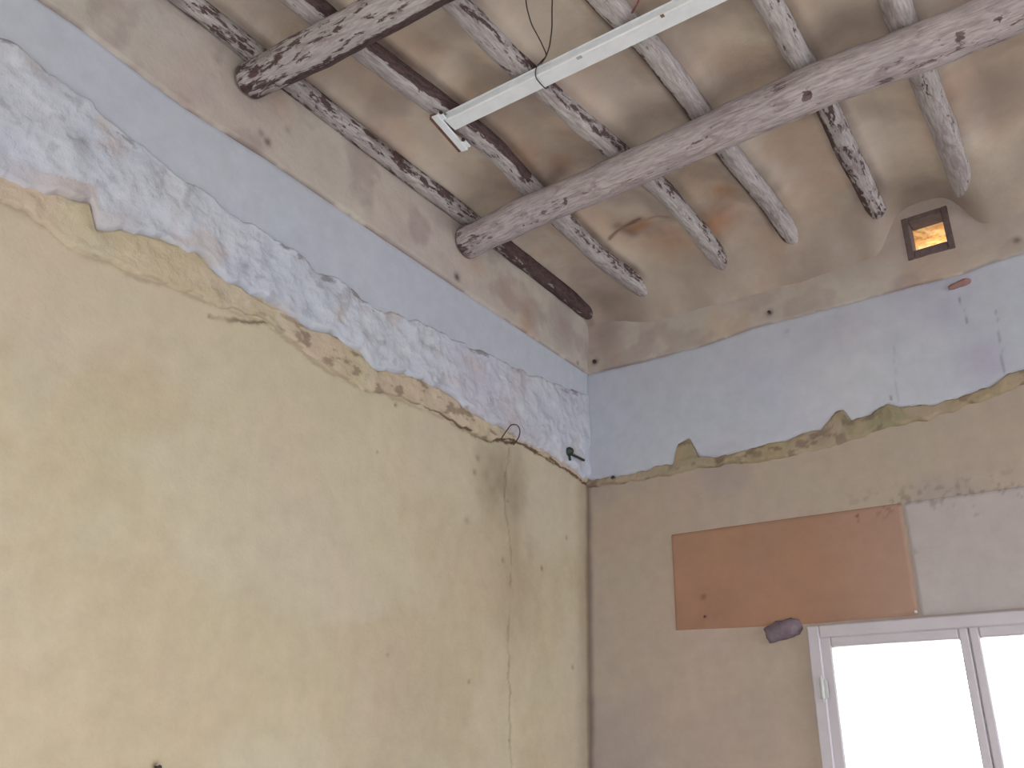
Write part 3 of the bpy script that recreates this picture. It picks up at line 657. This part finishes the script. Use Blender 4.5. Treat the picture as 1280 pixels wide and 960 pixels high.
# tie wire round the strip, with two tails running back along the ceiling
def smooth_path(P, n=60):
    P = np.array(P, float); L = np.concatenate([[0], np.cumsum(np.linalg.norm(np.diff(P, axis=0), axis=1))]); t = np.linspace(0, L[-1], n)
    C = np.stack([np.interp(t, L, P[:, k]) for k in range(3)], 1); k = 5
    for _ in range(3): C[1:-1] = (C[:-2]+2*C[1:-1]+C[2:])/4
    return C
tw = empty('tie_wire', on_height(676, 88, ZS)); tag(tw, 'thin dark wire knotted round the white strip with two tails hanging back', 'wire')
q = on_height(673, 93, ZS); tt = (q-A) @ d; q = A+d*tt
loop = []
for k in range(13):
    th = 2*math.pi*k/12; cx_, cz_ = math.cos(th), math.sin(th)
    sx = .0345*np.sign(cx_)*abs(cx_)**.5; sz = .0215*np.sign(cz_)*abs(cz_)**.5
    loop.append(q+nrm*sx+np.array([0, 0, sz+.0015])+d*.004*math.sin(th))
MB().tube(smooth_path(loop, 50), .0016, 6).build('wire_loop', M_WIRE, tw, smooth=True)
kn = on_height(683, 72, ZS-.005)
for trk in ([(672, 82), (678, 75), (684, 70), (676, 52), (664, 30), (658, 8), (656, -20), (655, -60)], [(676, 80), (682, 72), (687, 58), (690, 35), (690, 10), (691, -25), (694, -70)]):
    P = [on_height(x, y, ZS+.002-.02*math.sin(math.pi*min(1, k/6))) for k, (x, y) in enumerate(trk)]; P.append(P[-1]+np.array([0, -.03, .06]))
    MB().tube(smooth_path(P, 60), .0018, 6).build('wire_tail', M_WIRE, tw, smooth=True)
P = [on_height(x, y, z) for x, y, z in ((790, 16, 3.405), (795, 8, 3.40), (799, 0, 3.40), (800, -30, 3.46))]
tag(MB().tube(smooth_path(P, 20), .003, 6).build('cable_end', simple('red_cable', (120, 66, 72), .5), smooth=True), 'short dark red cable end behind the white strip at top edge', 'wire')

# ------------------------------------------------------------------ small things fixed in the walls
c = on_left(706, 566); pg = empty('wall_peg', c); tag(pg, 'dark green metal peg sticking out of the left wall near the corner', 'peg')
MB().tube([c+[0, 0, 0], c+[.014, 0, 0], c+[.030, 0, .003], c+[.038, 0, .004]], [.015, .019, .017, .009], 12).build('peg_head', M_GREEN, pg, smooth=True)
c2 = on_left(719, 573); MB().tube(smooth_path([c+[.020, 0, -.006], (c+c2)/2+[.026, 0, -.006], c2+[.030, .02, -.008]], 8), .0055, 8).build('peg_pin', M_GREEN, pg, smooth=True)
MB().tube([c+[.022, 0, -.010], c+[.024, .004, -.036]], .005, 8).build('peg_pin', M_GREEN, pg, smooth=True)
P = [on_left(x, y)+[.036, 0, 0] for x, y in ((626, 549), (624, 540), (629, 533), (637, 533), (641, 540), (639, 549), (642, 556))]; P[0][0] = .0; P[-1][0] = .0
tag(MB().tube(smooth_path(P, 30), .0022, 6).build('wire_hook', M_WIRE, smooth=True), 'thin bent wire hook in the left wall crack left of the green peg', 'hook')
def nail(px, py, side, label, r=.006, ln=.016, mat=M_DARK, off=0):
    c = (on_left if side == 'L' else on_right)(px, py); n_ = np.array([1., 0, 0]) if side == 'L' else np.array([0, -1., 0])
    P = [c+n_*(-.006), c+n_*(ln-.004+off), c+n_*(ln-.0035+off), c+n_*(ln+off)]
    tag(MB().tube(P, [r*.5, r*.5, r, r*.85], 10).build('nail', mat, smooth=False), label, 'nail')
nail(768, 598, 'R', 'dark nail head in the right wall just right of the corner', .009)
nail(1147, 766, 'R', 'tiny shiny nail on the top edge of the window frame', .005, .014, M_STEEL, .008)
nail(195, 959, 'L', 'dark nail low on the left wall at the bottom edge', .005)
nail(964, 393, 'R', 'dark nail in a sooty ring above the white band, right wall', .006, .016, off=.012)
nail(746, 454, 'R', 'dark stub standing in for the corner hole above the white band', .009, .014, off=.012)  # dark stub built in place of a small hole
nail(927, 330, 'R', 'rusty nail stub beside the end of the third joist', .007, .02, M_BROWN, off=.012)
nail(882, 771, 'R', 'small dark nail low on the orange patch', .004, .010)
c = on_right(980, 789); tag(lump('mortar_lump', c+[0, -.006, 0], (.056, .022, .030), M_STONE, seed=3, rough=.45, axes=[[.985, 0, .17], [0, 1, 0], [-.17, 0, .985]]), 'dark grey lump of mortar at the upper left corner of the window', 'stone')
c = on_right(1201, 357); tag(lump('brick_chip', c+[0, -.012, 0], (.036, .012, .011), M_BRICK, seed=5, rough=.3, axes=[[.99, 0, .12], [0, 1, 0], [-.12, 0, .99]]), 'reddish brick chip at the top of the white band, below the vent', 'brick')
